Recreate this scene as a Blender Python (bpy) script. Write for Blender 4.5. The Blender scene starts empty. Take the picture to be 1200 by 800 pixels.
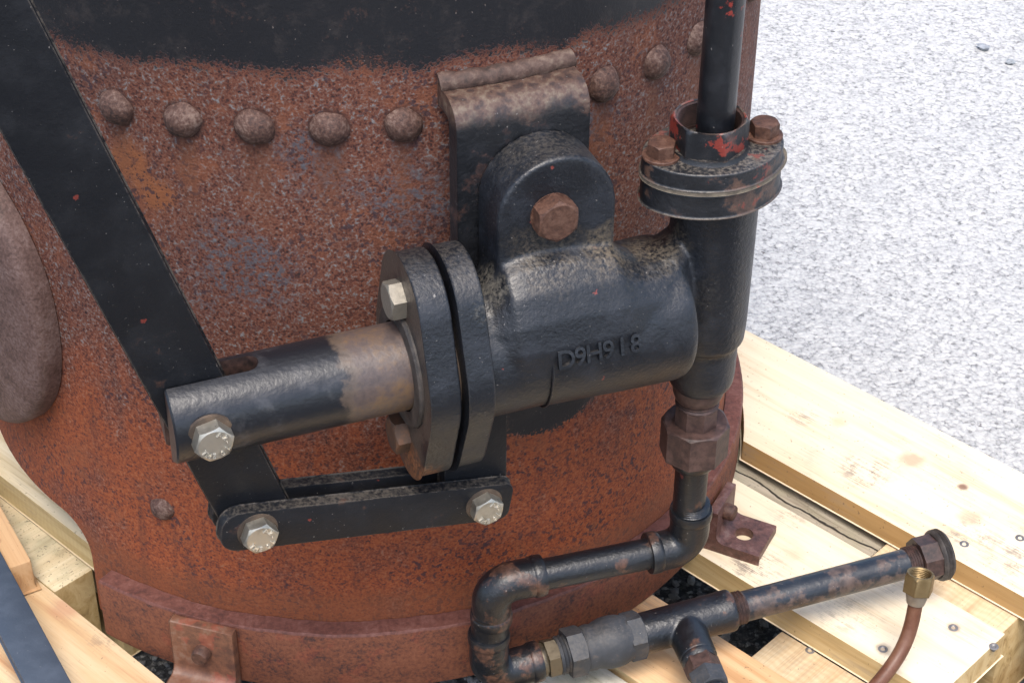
import bpy, bmesh, math, random
from math import sin, cos, pi, radians
from mathutils import Vector, Matrix
random.seed(7)
SC = bpy.context.scene
C = SC.collection

# ------------------------------------------------------------------ camera
CAM_D, CAM_H, PITCH, YAW, ROLL, FPX = 1.3446, 1.0631, .6314, .0932, .0108, 2314.8
fw = Vector((sin(YAW)*cos(PITCH), cos(YAW)*cos(PITCH), -sin(PITCH)))
rt = Vector((cos(YAW), -sin(YAW), 0)); up = rt.cross(fw)
r2 = rt*cos(ROLL) + up*sin(ROLL); u2 = -rt*sin(ROLL) + up*cos(ROLL)
cd = bpy.data.cameras.new('camera'); cam = bpy.data.objects.new('camera', cd); C.objects.link(cam)
M = Matrix((r2, u2, -fw)).transposed().to_4x4(); M.translation = Vector((0, -CAM_D, CAM_H)); cam.matrix_world = M
cd.sensor_width = 36; cd.lens = FPX/1200*36; cd.clip_start = .05; cd.clip_end = 200
SC.camera = cam

# ------------------------------------------------------------------ light
SUN_EL, SUN_AZ = radians(66), radians(186)      # azimuth clockwise from +y
w = bpy.data.worlds.new('World'); SC.world = w; w.use_nodes = True
wn = w.node_tree.nodes; sky = wn.new('ShaderNodeTexSky'); sky.sky_type = 'NISHITA'; sky.sun_disc = False
sky.sun_elevation = SUN_EL; sky.sun_rotation = SUN_AZ; sky.dust_density = 3.0; sky.air_density = 1.0; sky.ozone_density = 1.0
w.node_tree.links.new(sky.outputs[0], wn['Background'].inputs[0]); wn['Background'].inputs[1].default_value = .15
sd = bpy.data.lights.new('sun', 'SUN'); sd.energy = 1.4; sd.angle = radians(28); sd.color = (1, .95, .88)
so = bpy.data.objects.new('sun', sd); C.objects.link(so)
sv = Vector((sin(SUN_AZ)*cos(SUN_EL), cos(SUN_AZ)*cos(SUN_EL), sin(SUN_EL)))
so.rotation_euler = sv.to_track_quat('Z', 'Y').to_euler(); so.location = sv*5
SC.view_settings.view_transform = 'Standard'; SC.view_settings.look = 'None'
SC.view_settings.exposure = 1.2; SC.view_settings.gamma = 1

# ------------------------------------------------------------------ frame of the pump (tangent to the boiler)
PHI = radians(16.5); T = Vector((cos(PHI), sin(PHI), 0)); N = Vector((sin(PHI), -cos(PHI), 0)); Z = Vector((0, 0, 1))
def P(s, e, z): return T*s + N*e + Z*z
def AZ(az, r, z): a = radians(az); return Vector((r*sin(a), -r*cos(a), z))
BD = radians(-48.5); BA = Vector((cos(BD), sin(BD), 0)); BP = Vector((-sin(BD), cos(BD), 0))   # board direction, across
def B(q, p, z): return BA*q + BP*p + Z*z

# ------------------------------------------------------------------ object helpers
BASE = {}
def thing(name, label, cat, loc, group=None):
    o = bpy.data.objects.new(name, None); C.objects.link(o); o.location = loc; o.empty_display_size = .02
    o['label'] = label; o['category'] = cat
    if group: o['group'] = group
    BASE[o] = Vector(loc); return o
def obj(name, bm, mats, parent=None, ang=35, label=None, loc=None):
    base = BASE[parent] if parent else Vector(loc or (0, 0, 0))
    bmesh.ops.recalc_face_normals(bm, faces=bm.faces[:])
    bmesh.ops.translate(bm, verts=bm.verts[:], vec=-base)
    me = bpy.data.meshes.new(name); bm.to_mesh(me); bm.free()
    return obj_me(name, me, mats, parent, ang, label, base)
def obj_me(name, me, mats, parent, ang, label, base):
    for m in (mats if isinstance(mats, (list, tuple)) else [mats]): me.materials.append(m)
    o = bpy.data.objects.new(name, me); C.objects.link(o)
    if parent: o.parent = parent
    else: o.location = base
    BASE[o] = Vector(base)
    if ang: me.shade_smooth(); me.set_sharp_from_angle(angle=radians(ang))
    if label: o['label'] = label
    return o
def tag(o, label, cat, group=None):
    o['label'] = label; o['category'] = cat
    if group: o['group'] = group
    return o
def bake(o):
    dg = bpy.context.evaluated_depsgraph_get(); dg.update()
    me = bpy.data.meshes.new_from_object(o.evaluated_get(dg)); old = o.data
    o.modifiers.clear(); o.data = me; me.name = o.name; bpy.data.meshes.remove(old)
def cut(o, cutters):
    objs = []
    for bm in cutters:
        bmesh.ops.recalc_face_normals(bm, faces=bm.faces[:]); bmesh.ops.translate(bm, verts=bm.verts[:], vec=-BASE[o])
        me = bpy.data.meshes.new('cutter'); bm.to_mesh(me); bm.free()
        c = bpy.data.objects.new('cutter', me); C.objects.link(c); c.location = BASE[o]; objs.append(c)
        m = o.modifiers.new('b', 'BOOLEAN'); m.operation = 'DIFFERENCE'; m.object = c; m.solver = 'EXACT'
    bpy.context.view_layer.update(); bake(o)
    for c in objs: me = c.data; bpy.data.objects.remove(c); bpy.data.meshes.remove(me)
    o.data.shade_smooth(); o.data.set_sharp_from_angle(angle=radians(35))
def remesh(o, vox, it, fac=.5):
    m = o.modifiers.new('r', 'REMESH'); m.mode = 'VOXEL'; m.voxel_size = vox
    m = o.modifiers.new('s', 'SMOOTH'); m.iterations = it; m.factor = fac
    bpy.context.view_layer.update(); bake(o); o.data.shade_smooth()

# ------------------------------------------------------------------ mesh helpers
def NB(): return bmesh.new()
def basis(ax):
    ax = Vector(ax).normalized(); h = Vector((0, 0, 1)) if abs(ax.z) < .9 else Vector((0, 1, 0))
    x = h.cross(ax).normalized(); y = ax.cross(x); return x, y, ax
def loft(bm, rings, cap=True, closed=False):
    vs = [[bm.verts.new(p) for p in r] for r in rings]; n = len(vs[0])
    pairs = list(zip(vs[:-1], vs[1:])) + ([(vs[-1], vs[0])] if closed else [])
    for a, b in pairs:
        for i in range(n): bm.faces.new((a[i], a[(i+1) % n], b[(i+1) % n], b[i]))
    if cap and not closed: bm.faces.new(vs[0]); bm.faces.new(vs[-1])
    return vs
def lathe(bm, o, ax, prof, seg=56, closed=False, rot=0, wob=0):
    x, y, a = basis(ax); o = Vector(o)
    loft(bm, [[o + a*h + (x*cos(2*pi*i/seg+rot) + y*sin(2*pi*i/seg+rot))*max(r, 1e-5) for i in range(seg)] for h, r in prof], not closed, closed)
    return bm
def tube(bm, pts, rad, seg=32):
    pts = [Vector(p) for p in pts]; n = len(pts); rad = rad if isinstance(rad, list) else [rad]*n
    t0 = (pts[1]-pts[0]).normalized(); x, y, _ = basis(t0); rings = []
    for i, p in enumerate(pts):
        t = ((pts[min(i+1, n-1)]-pts[i]).normalized() + (pts[i]-pts[max(i-1, 0)]).normalized()).normalized()
        q = t0.rotation_difference(t); x = q @ x; y = q @ y; t0 = t
        rings.append([p + (x*cos(2*pi*k/seg) + y*sin(2*pi*k/seg))*rad[i] for k in range(seg)])
    loft(bm, rings); return bm
def bend(a, c, b, r, n=10):
    a, c, b = Vector(a), Vector(c), Vector(b); u = (a-c).normalized(); v = (b-c).normalized()
    h = u.angle(v)/2; d = r/math.tan(h); ctr = c + (u+v).normalized()*(r/sin(h)); s = c+u*d - ctr; e = c+v*d - ctr
    q = s.rotation_difference(e); out = []
    for i in range(n+1): out.append(ctr + Matrix.Rotation(q.angle*i/n, 3, q.axis) @ s)
    return out
def prism(bm, pts, vec, bev=0, seg=2):
    a = [bm.verts.new(p) for p in pts]; b = [bm.verts.new(Vector(p)+Vector(vec)) for p in pts]; n = len(a)
    caps = [bm.faces.new(a), bm.faces.new(b)]
    for i in range(n): bm.faces.new((a[i], a[(i+1) % n], b[(i+1) % n], b[i]))
    bm.normal_update()
    if bev:
        ed = {e for f in caps for e in f.edges}
        for v in a+b:
            for e in v.link_edges:
                if e not in ed and e.calc_face_angle(0) > .5: ed.add(e)
        bmesh.ops.bevel(bm, geom=list(ed), offset=bev, segments=seg, profile=.6, affect='EDGES', clamp_overlap=True)
    return bm
def hexhead(bm, o, ax, R, h, n=6, rot=0, cham=.94, sub=8, dome=0):
    x, y, a = basis(ax); o = Vector(o); ap = R*cos(pi/n); rc = ap*cham; out = []; dirs = []
    for i in range(n):
        A = 2*pi*i/n+rot; Bn = 2*pi*(i+1)/n+rot
        for k in range(sub):
            f = k/sub; px = R*(cos(A)*(1-f)+cos(Bn)*f); py = R*(sin(A)*(1-f)+sin(Bn)*f); out.append((px, py))
    r0 = [o + x*u + y*v for u, v in out]
    r1 = [o + x*u + y*v + a*(h - max(0, math.hypot(u, v)-rc)*.6) for u, v in out]
    r3 = [o + (x*u + y*v)*(rc/math.hypot(u, v)) + a*h for u, v in out]
    r4 = [o + (x*u + y*v)*(rc*.55/math.hypot(u, v)) + a*(h+dome) for u, v in out]
    loft(bm, [r0, r1, r3, r4]); return bm
def oval(rc, re, d, n=12):
    """outline round a circle rc and two end circles re at +-d along x: convex hull of them"""
    pts = []
    for cx, r in ((0, rc), (d, re), (-d, re)):
        for i in range(96): a = 2*pi*i/96; pts.append((cx+r*cos(a), r*sin(a)))
    pts = sorted(set(pts)); cr = lambda o, a, b: (a[0]-o[0])*(b[1]-o[1])-(a[1]-o[1])*(b[0]-o[0])
    def half(ps):
        h = []
        for p in ps:
            while len(h) > 1 and cr(h[-2], h[-1], p) <= 1e-12: h.pop()
            h.append(p)
        return h[:-1]
    hull = half(pts)+half(pts[::-1]); out = []
    for i, p in enumerate(hull):                      # split long straight runs
        q = hull[(i+1) % len(hull)]; L = math.dist(p, q); m = max(1, int(L/.006))
        out += [(p[0]+(q[0]-p[0])*k/m, p[1]+(q[1]-p[1])*k/m) for k in range(m)]
    return out
def box(bm, f, a0, a1, b0, b1, z0, z1, bev=0):
    return prism(bm, [f(a0, b0, z0), f(a1, b0, z0), f(a1, b1, z0), f(a0, b1, z0)], f(0, 0, z1)-f(0, 0, z0), bev, 2)
def glyph(ch, size, depth, bold=0):
    cu = bpy.data.curves.new('glyph', 'FONT'); cu.body = ch; cu.size = size; cu.extrude = depth; cu.align_x = 'CENTER'; cu.align_y = 'CENTER'; cu.resolution_u = 3; cu.offset = bold
    o = bpy.data.objects.new('glyph', cu); C.objects.link(o); bpy.context.view_layer.update()
    me = bpy.data.meshes.new_from_object(o.evaluated_get(bpy.context.evaluated_depsgraph_get()))
    bpy.data.objects.remove(o); bpy.data.curves.remove(cu); return me
def add_glyph(bm, ch, size, depth, fn, bold=0):
    me = glyph(ch, size, depth, bold); b2 = NB(); b2.from_mesh(me); bpy.data.meshes.remove(me)
    vm = {v: bm.verts.new(fn(v.co)) for v in b2.verts}
    for f in b2.faces:
        try: bm.faces.new([vm[v] for v in f.verts])
        except ValueError: pass
    b2.free()

# ------------------------------------------------------------------ material helpers
class Mt:
    def __init__(s, name):
        s.m = bpy.data.materials.new(name); s.m.use_nodes = True; s.t = s.m.node_tree; s.b = s.t.nodes['Principled BSDF']
        s.co = s.t.nodes.new('ShaderNodeTexCoord').outputs['Object']
        s.pos = s.t.nodes.new('ShaderNodeNewGeometry').outputs['Position']
    def put(s, sock, v):
        if hasattr(v, 'is_output'): s.t.links.new(v, sock)
        elif isinstance(v, tuple) and len(v) == 3 and sock.type == 'RGBA': sock.default_value = (*v, 1)
        else: sock.default_value = v
    def nd(s, ty, **kw):
        n = s.t.nodes.new(ty)
        for k, v in kw.items(): setattr(n, k, v)
        return n
    def noise(s, sc, det=4, ro=.6, vec=None, dist=0):
        n = s.nd('ShaderNodeTexNoise'); s.put(n.inputs['Vector'], vec or s.co); n.inputs['Scale'].default_value = sc
        n.inputs['Detail'].default_value = det; n.inputs['Roughness'].default_value = ro; n.inputs['Distortion'].default_value = dist; return n.outputs['Fac']
    def voro(s, sc, vec=None, feat='F1', out='Distance', rand=1):
        n = s.nd('ShaderNodeTexVoronoi', feature=feat); s.put(n.inputs['Vector'], vec or s.co); n.inputs['Scale'].default_value = sc; n.inputs['Randomness'].default_value = rand; return n.outputs[out]
    def ramp(s, f, *st):
        n = s.nd('ShaderNodeValToRGB'); s.put(n.inputs[0], f); cr = n.color_ramp
        while len(cr.elements) < len(st): cr.elements.new(.5)
        for e, (p, c) in zip(cr.elements, st): e.position = p; e.color = (*c, 1) if isinstance(c, tuple) else (c, c, c, 1)
        return n.outputs[0]
    def mix(s, f, a, b, mode='MIX'):
        n = s.nd('ShaderNodeMix', data_type='RGBA', blend_type=mode); s.put(n.inputs[0], f); s.put(n.inputs[6], a); s.put(n.inputs[7], b); return n.outputs[2]
    def ma(s, op, a, b=0, c=0):
        n = s.nd('ShaderNodeMath', operation=op); s.put(n.inputs[0], a); s.put(n.inputs[1], b); s.put(n.inputs[2], c); return n.outputs[0]
    def step(s, x, lo, hi):
        n = s.nd('ShaderNodeMapRange', interpolation_type='SMOOTHSTEP'); s.put(n.inputs[0], x); n.inputs[1].default_value = lo; n.inputs[2].default_value = hi
        n.inputs[3].default_value = 0; n.inputs[4].default_value = 1; return n.outputs[0]
    def dot(s, v, vec=None):
        n = s.nd('ShaderNodeVectorMath', operation='DOT_PRODUCT'); s.put(n.inputs[0], vec or s.pos); n.inputs[1].default_value = v; return n.outputs['Value']
    def dist(s, p, vec=None):
        n = s.nd('ShaderNodeVectorMath', operation='DISTANCE'); s.put(n.inputs[0], vec or s.pos); n.inputs[1].default_value = p; return n.outputs['Value']
    def mapv(s, rot=(0, 0, 0), sc=(1, 1, 1), loc=(0, 0, 0), vec=None):
        a = s.nd('ShaderNodeMapping'); s.put(a.inputs[0], vec or s.pos); a.inputs['Rotation'].default_value = rot
        b = s.nd('ShaderNodeMapping'); s.t.links.new(a.outputs[0], b.inputs[0]); b.inputs['Scale'].default_value = sc; b.inputs['Location'].default_value = loc; return b.outputs[0]
    def bump(s, h, st, d, prev=None):
        n = s.nd('ShaderNodeBump'); n.inputs['Strength'].default_value = st; n.inputs['Distance'].default_value = d; s.put(n.inputs['Height'], h)
        if prev: s.put(n.inputs['Normal'], prev)
        return n.outputs[0]
    def out(s, col, rough=.6, metal=0, normal=None, spec=.5):
        s.put(s.b.inputs['Base Color'], col); s.put(s.b.inputs['Roughness'], rough); s.put(s.b.inputs['Metallic'], metal); s.b.inputs['Specular IOR Level'].default_value = spec
        if normal: s.put(s.b.inputs['Normal'], normal)
        return s.m

def mat_shell():
    m = Mt('rusted boiler plate'); z = m.dot((0, 0, 1))
    fine = m.noise(640, 3, .6); mid = m.noise(270, 4, .68); big = m.noise(9, 4, .6); blot = m.noise(34, 5, .65); pv = m.voro(450)
    st = m.nd('ShaderNodeVectorMath', operation='MULTIPLY'); m.t.links.new(m.co, st.inputs[0]); st.inputs[1].default_value = (1, 1, .10); streak = m.noise(70, 4, .6, st.outputs[0])
    g = m.ma('ADD', m.ma('ADD', m.ma('MULTIPLY', fine, .42), m.ma('MULTIPLY', mid, .48)), m.ma('MULTIPLY', pv, .16))
    brown = m.ramp(g, (.37, (.014, .009, .010)), (.45, (.054, .020, .016)), (.52, (.122, .041, .024)), (.58, (.136, .062, .043)), (.625, (.140, .115, .108)), (.69, (.18, .17, .172)))
    orange = m.ramp(g, (.36, (.030, .015, .017)), (.44, (.105, .031, .019)), (.52, (.205, .048, .017)), (.61, (.265, .070, .023)), (.69, (.24, .105, .055)))
    zone = m.ma('ADD', m.ma('ADD', m.step(z, .34, .13), m.ma('MULTIPLY', m.ma('SUBTRACT', blot, .5), 1.2)), m.ma('MULTIPLY', m.ma('SUBTRACT', streak, .5), 1.3))
    col = m.mix(m.step(zone, .10, .90), brown, orange)
    # broad changes of tone: darker scale, paler worn areas
    col = m.mix(m.ma('MULTIPLY', m.step(m.noise(15, 5, .65), .50, .68), .5), col, m.ramp(g, (.40, (.02, .012, .012)), (.56, (.085, .038, .030)), (.66, (.15, .12, .115))))
    col = m.mix(m.ma('MULTIPLY', m.step(streak, .55, .70), .35), col, (.055, .024, .019))
    pat = m.ma('MULTIPLY', m.step(blot, .53, .64), m.step(big, .40, .62)); col = m.mix(m.ma('MULTIPLY', pat, .4), col, (.20, .068, .030))
    for p, r in ((AZ(-27.5, .305, .425), .022), (AZ(-24.5, .305, .405), .02), (AZ(-30, .305, .375), .018), (AZ(-26, .305, .33), .02), (AZ(-24, .305, .29), .016)):
        d = m.ma('ADD', m.dist(tuple(p)), m.ma('MULTIPLY', m.ma('SUBTRACT', blot, .5), .04)); col = m.mix(m.ma('MULTIPLY', m.step(d, r, r*.35), m.step(g, .40, .52)), col, (.20, .070, .028))
    # grey primer showing through the pits in places
    for p, r in ((AZ(5.5, .305, .412), .042), (AZ(30, .305, .44), .03), (AZ(-6, .305, .445), .03), (AZ(-14, .305, .36), .05)):
        d = m.ma('ADD', m.dist(tuple(p)), m.ma('MULTIPLY', m.ma('SUBTRACT', blot, .5), .08)); col = m.mix(m.ma('MULTIPLY', m.ma('MULTIPLY', m.step(d, r, r*.3), m.step(mid, .45, .58)), .8), col, (.060, .062, .075))
    sp = m.ma('MULTIPLY', m.step(m.noise(230, 2, .5), .57, .62), m.step(m.noise(18, 3, .6), .42, .60)); col = m.mix(m.ma('MULTIPLY', sp, .8), col, (.035, .020, .025))
    # crevice rust round every rivet and a faint run below it
    sx = m.nd('ShaderNodeSeparateXYZ'); m.t.links.new(m.pos, sx.inputs[0]); az = m.ma('ARCTAN2', sx.outputs[0], m.ma('MULTIPLY', sx.outputs[1], -1))
    u = m.ma('MULTIPLY', m.ma('SUBTRACT', m.ma('FRACT', m.ma('ADD', m.ma('DIVIDE', m.ma('ADD', az, .4907), .1475), 10.5)), .5), .1475*.305)
    dz = m.ma('SUBTRACT', z, .4637); rd = m.ma('SQRT', m.ma('ADD', m.ma('MULTIPLY', u, u), m.ma('MULTIPLY', dz, dz)))
    col = m.mix(m.ma('MULTIPLY', m.step(m.ma('ADD', rd, m.ma('MULTIPLY', m.ma('SUBTRACT', mid, .5), .008)), .0155, .0115), .75), col, (.040, .018, .014))
    run = m.ma('MULTIPLY', m.step(m.ma('ADD', m.ma('ABSOLUTE', u), m.ma('MULTIPLY', m.ma('SUBTRACT', streak, .5), .03)), .010, .003), m.ma('MULTIPLY', m.step(dz, .0, -.02), m.step(dz, -.10, -.02)))
    col = m.mix(m.ma('MULTIPLY', run, .45), col, (.13, .050, .026))
    # smooth dusty band just above the base ring
    col = m.mix(m.ma('MULTIPLY', m.step(m.ma('ADD', z, m.ma('MULTIPLY', m.ma('SUBTRACT', blot, .5), .03)), .092, .070), .55), col, (.155, .052, .022))
    # black paint: top band, patch below pump, both broken up at their edges
    edge = m.ma('ADD', z, m.ma('ADD', m.ma('MULTIPLY', m.ma('SUBTRACT', m.noise(14, 3, .6), .5), .035), m.ma('MULTIPLY', m.ma('SUBTRACT', g, .5), .055)))
    top = m.step(edge, .501, .509)
    d = m.ma('ADD', m.dist(tuple(AZ(24.0, .305, .264))), m.ma('MULTIPLY', m.ma('SUBTRACT', g, .5), .03)); pch = m.step(d, .066, .062)
    blk = m.ma('MAXIMUM', top, pch)
    paint = m.mix(m.step(m.noise(60, 6, .75), .50, .75), (.011, .0115, .014), (.030, .026, .026))
    paint = m.mix(m.ma('MULTIPLY', m.step(m.ma('ADD', m.ma('MULTIPLY', g, .6), m.ma('MULTIPLY', blot, .4)), .585, .63), .45), paint, (.055, .032, .027))
    paint = m.mix(m.step(m.noise(420, 2, .5), .72, .76), paint, (.12, .10, .09))
    col = m.mix(blk, col, paint)
    nb = m.bump(m.mix(blk, g, m.ma('MULTIPLY', g, .35)), .75, .0013); ro = m.mix(blk, (.82, .82, .82), (.5, .5, .5))
    return m.out(col, ro, 0, nb, .35)
def mat_rust(name, a, b, c, sc=260, bump=.5, rough=.75, red=0, dist=.001):
    m = Mt(name); f = m.noise(sc, 4, .65, m.pos); g = m.noise(sc*.14, 4, .6, m.pos)
    col = m.ramp(m.ma('ADD', m.ma('MULTIPLY', f, .6), m.ma('MULTIPLY', g, .4)), (.36, a), (.5, b), (.66, c))
    if red: col = m.mix(m.ma('MULTIPLY', m.step(m.noise(45, 4, .6, m.pos), .58, .62), red), col, (.45, .05, .03))
    return m.out(col, rough, 0, m.bump(f, bump, dist), .4)
def mat_paint(name, dust=.0, rust=.0, fleck=.5, bump=.35, gloss=.36, cast=False, dustdir=True, base=(.006, .0068, .009), rustcol=(.22, .085, .045), redpaint=0, redcol=(.40, .042, .028), redth=.54, grit=150, spec=.6, wear=None, coat=0, even=False, rth=.545, edge=0, edgecol=(.16, .13, .10)):
    m = Mt(name); f = m.noise(grit, 3, .6, m.pos); g = m.noise(40, 5, .65, m.pos); h = m.noise(420, 3, .6, m.pos); k = m.noise(16, 3, .6, m.pos)
    col = m.mix(m.step(g, .45, .75), base, tuple(v*(1.25 if even else 2.0)+.004 for v in base))
    if dust:
        nz = m.nd('ShaderNodeNewGeometry'); nzz = m.dot((0, 0, 1), nz.outputs['Normal'])
        dm = m.ma('MULTIPLY', m.step(nzz, .35, .98), m.step(m.ma('ADD', m.ma('MULTIPLY', h, .6), m.ma('MULTIPLY', k, .4)), .42, .64))
        col = m.mix(m.ma('MULTIPLY', dm, dust), col, (.135, .115, .092))
    if rust:
        rm = m.step(m.ma('ADD', m.ma('MULTIPLY', g, .65), m.ma('MULTIPLY', k, .35)), rth, rth+.05); rc = m.ramp(f, (.38, tuple(v*.5 for v in rustcol)), (.62, tuple(min(1, v*1.3) for v in rustcol)))
        col = m.mix(m.ma('MULTIPLY', rm, rust), col, rc)
    if redpaint: col = m.mix(m.ma('MULTIPLY', m.step(m.ma('ADD', m.ma('MULTIPLY', m.noise(75, 4, .6, m.pos), .6), m.ma('MULTIPLY', k, .4)), redth, redth+.02), redpaint), col, redcol)
    if edge:
        bv = m.nd('ShaderNodeBevel'); bv.samples = 4; bv.inputs[0].default_value = edge; gn = m.nd('ShaderNodeNewGeometry').outputs['Normal']; dt = m.nd('ShaderNodeVectorMath', operation='DOT_PRODUCT'); m.t.links.new(bv.outputs[0], dt.inputs[0]); m.t.links.new(gn, dt.inputs[1])
        em = m.ma('MULTIPLY', m.step(dt.outputs['Value'], .985, .86), m.step(m.ma('ADD', m.ma('MULTIPLY', g, .6), m.ma('MULTIPLY', f, .4)), .42, .56)); col = m.mix(em, col, edgecol)
    if wear: col = wear(m, col, f, g)
    if fleck:
        v = m.ma('ADD', m.voro(30, m.pos), m.ma('MULTIPLY', m.ma('SUBTRACT', f, .5), .22)); col = m.mix(m.ma('MULTIPLY', m.step(v, .045, .030), fleck), col, (.30, .05, .032))
        v2 = m.noise(520, 2, .5, m.pos); col = m.mix(m.ma('MULTIPLY', m.step(v2, .72, .76), .5), col, (.26, .24, .22))
    ro = m.ramp(g, (.3, gloss), (.75, gloss+.22))
    nb = m.bump(f, bump, .0016 if cast else .001)
    nb = m.bump(h, .25, .0007, nb)
    m.b.inputs['Coat Weight'].default_value = coat; m.b.inputs['Coat Roughness'].default_value = .3
    return m.out(col, ro, 0, nb, spec)
def mat_plunger():
    m = Mt('worn plunger paint'); s = m.dot(tuple(T)); g = m.noise(45, 5, .65, m.pos); f = m.noise(260, 3, .6, m.pos); k = m.noise(22, 4, .6, m.pos)
    blk = m.mix(m.step(g, .5, .72), (.007, .008, .011), (.035, .035, .038))
    brn = m.ramp(m.ma('ADD', m.ma('MULTIPLY', f, .3), m.ma('MULTIPLY', k, .7)), (.40, (.048, .036, .034)), (.52, (.078, .055, .047)), (.64, (.125, .076, .042)))
    e = m.ma('ADD', s, m.ma('MULTIPLY', m.ma('SUBTRACT', m.noise(70, 5, .7, m.pos), .5), .035)); mk = m.step(e, -.131, -.117)
    ring = m.ma('MULTIPLY', m.step(m.ma('ABSOLUTE', m.ma('ADD', e, .122)), .007, .002), .6)
    col = m.mix(mk, blk, brn); col = m.mix(m.ma('MULTIPLY', ring, .6), col, (.12, .085, .055))
    col = m.mix(m.step(m.ma('ADD', m.voro(34, m.pos), m.ma('MULTIPLY', m.ma('SUBTRACT', f, .5), .22)), .08, .06), col, (.30, .06, .04))
    return m.out(col, m.mix(mk, (.35, .35, .35), (.46, .46, .46)), 0, m.bump(f, .25, .0012), .55)
def mat_steel(name, c, rough=.38, metal=.9, grime=.5):
    m = Mt(name); f = m.noise(300, 4, .6, m.pos); g = m.noise(70, 4, .6, m.pos)
    col = m.mix(m.ma('MULTIPLY', m.step(g, .48, .7), grime), c, tuple(v*.45 for v in c))
    return m.out(col, m.ramp(f, (.3, rough-.1), (.7, rough+.15)), metal, m.bump(f, .15, .0004), .5)
def mat_wood(name, a, b, c, seed, crack=None, knots=(), smudge=(), mould=0, ang=BD, gs=1.0, rough=.7, saw=0, rough_spots=.5):
    m = Mt(name); v = m.mapv((0, 0, -ang), (1, 1, 1), (seed, seed*1.7, 0)); ve = m.nd('ShaderNodeVectorMath', operation='MULTIPLY'); m.t.links.new(v, ve.inputs[0]); ve.inputs[1].default_value = (3.2*gs, 62*gs, 40*gs)
    grain = m.noise(1, 5, .62, ve.outputs[0], .9)
    v3 = m.nd('ShaderNodeVectorMath', operation='MULTIPLY'); m.t.links.new(v, v3.inputs[0]); v3.inputs[1].default_value = (16, 700, 300); fib = m.noise(1, 3, .6, v3.outputs[0])
    big = m.noise(7, 3, .6, v)
    col = m.ramp(m.ma('ADD', m.ma('MULTIPLY', grain, .75), m.ma('MULTIPLY', big, .25)), (.34, c), (.45, b), (.56, a), (.72, b))
    col = m.mix(m.ma('MULTIPLY', m.step(fib, .55, .75), .25), col, c)
    for p, r, cc, st in knots:
        d = m.ma('ADD', m.dist(p), m.ma('MULTIPLY', m.ma('SUBTRACT', m.noise(60, 4, .6, v), .5), r*1.1)); col = m.mix(m.ma('MULTIPLY', m.step(d, r, r*.3), st), col, cc)
    for p, r, st in smudge:
        d = m.dist(p); n = m.noise(75, 5, .75, v); mk = m.ma('MULTIPLY', m.step(d, r, r*.1), m.step(m.ma('ADD', m.ma('MULTIPLY', n, .6), m.ma('MULTIPLY', fib, .4)), .47, .60)); col = m.mix(m.ma('MULTIPLY', mk, st), col, (.16, .13, .11))
    col = m.mix(m.ma('MULTIPLY', m.step(m.ma('ADD', m.ma('MULTIPLY', m.noise(13, 5, .7, v), .6), m.ma('MULTIPLY', fib, .4)), .52, .66), .38), col, (.26, .215, .165))
    if mould:
        col = m.mix(m.ma('MULTIPLY', m.step(m.noise(24, 3, .6, v), .45, .7), .6), col, (.26, .25, .16))
        col = m.mix(m.ma('MULTIPLY', m.step(m.noise(430, 3, .6, v), .61, .67), mould), col, (.05, .045, .035))
    col = m.mix(m.ma('MULTIPLY', m.step(m.noise(330, 2, .5, v), .685, .73), rough_spots), col, (.09, .06, .04))
    if crack:
        cr = m.ma('ABSOLUTE', m.ma('ADD', m.ma('SUBTRACT', m.dot(tuple(BP)), crack), m.ma('MULTIPLY', m.ma('SUBTRACT', m.noise(11, 4, .6, m.pos), .5), .022))); col = m.mix(m.step(cr, .0016, .0005), col, (.02, .016, .012))
    if saw:
        wv = m.nd('ShaderNodeTexWave'); m.put(wv.inputs[0], v); wv.inputs['Scale'].default_value = 55; wv.inputs['Distortion'].default_value = 5; wv.inputs['Detail'].default_value = 3; col = m.mix(m.ma('MULTIPLY', wv.outputs['Fac'], saw), col, c)
    return m.out(col, rough, 0, m.bump(m.ma('ADD', grain, m.ma('MULTIPLY', fib, .5)), .3, .0012), .3)
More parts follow.
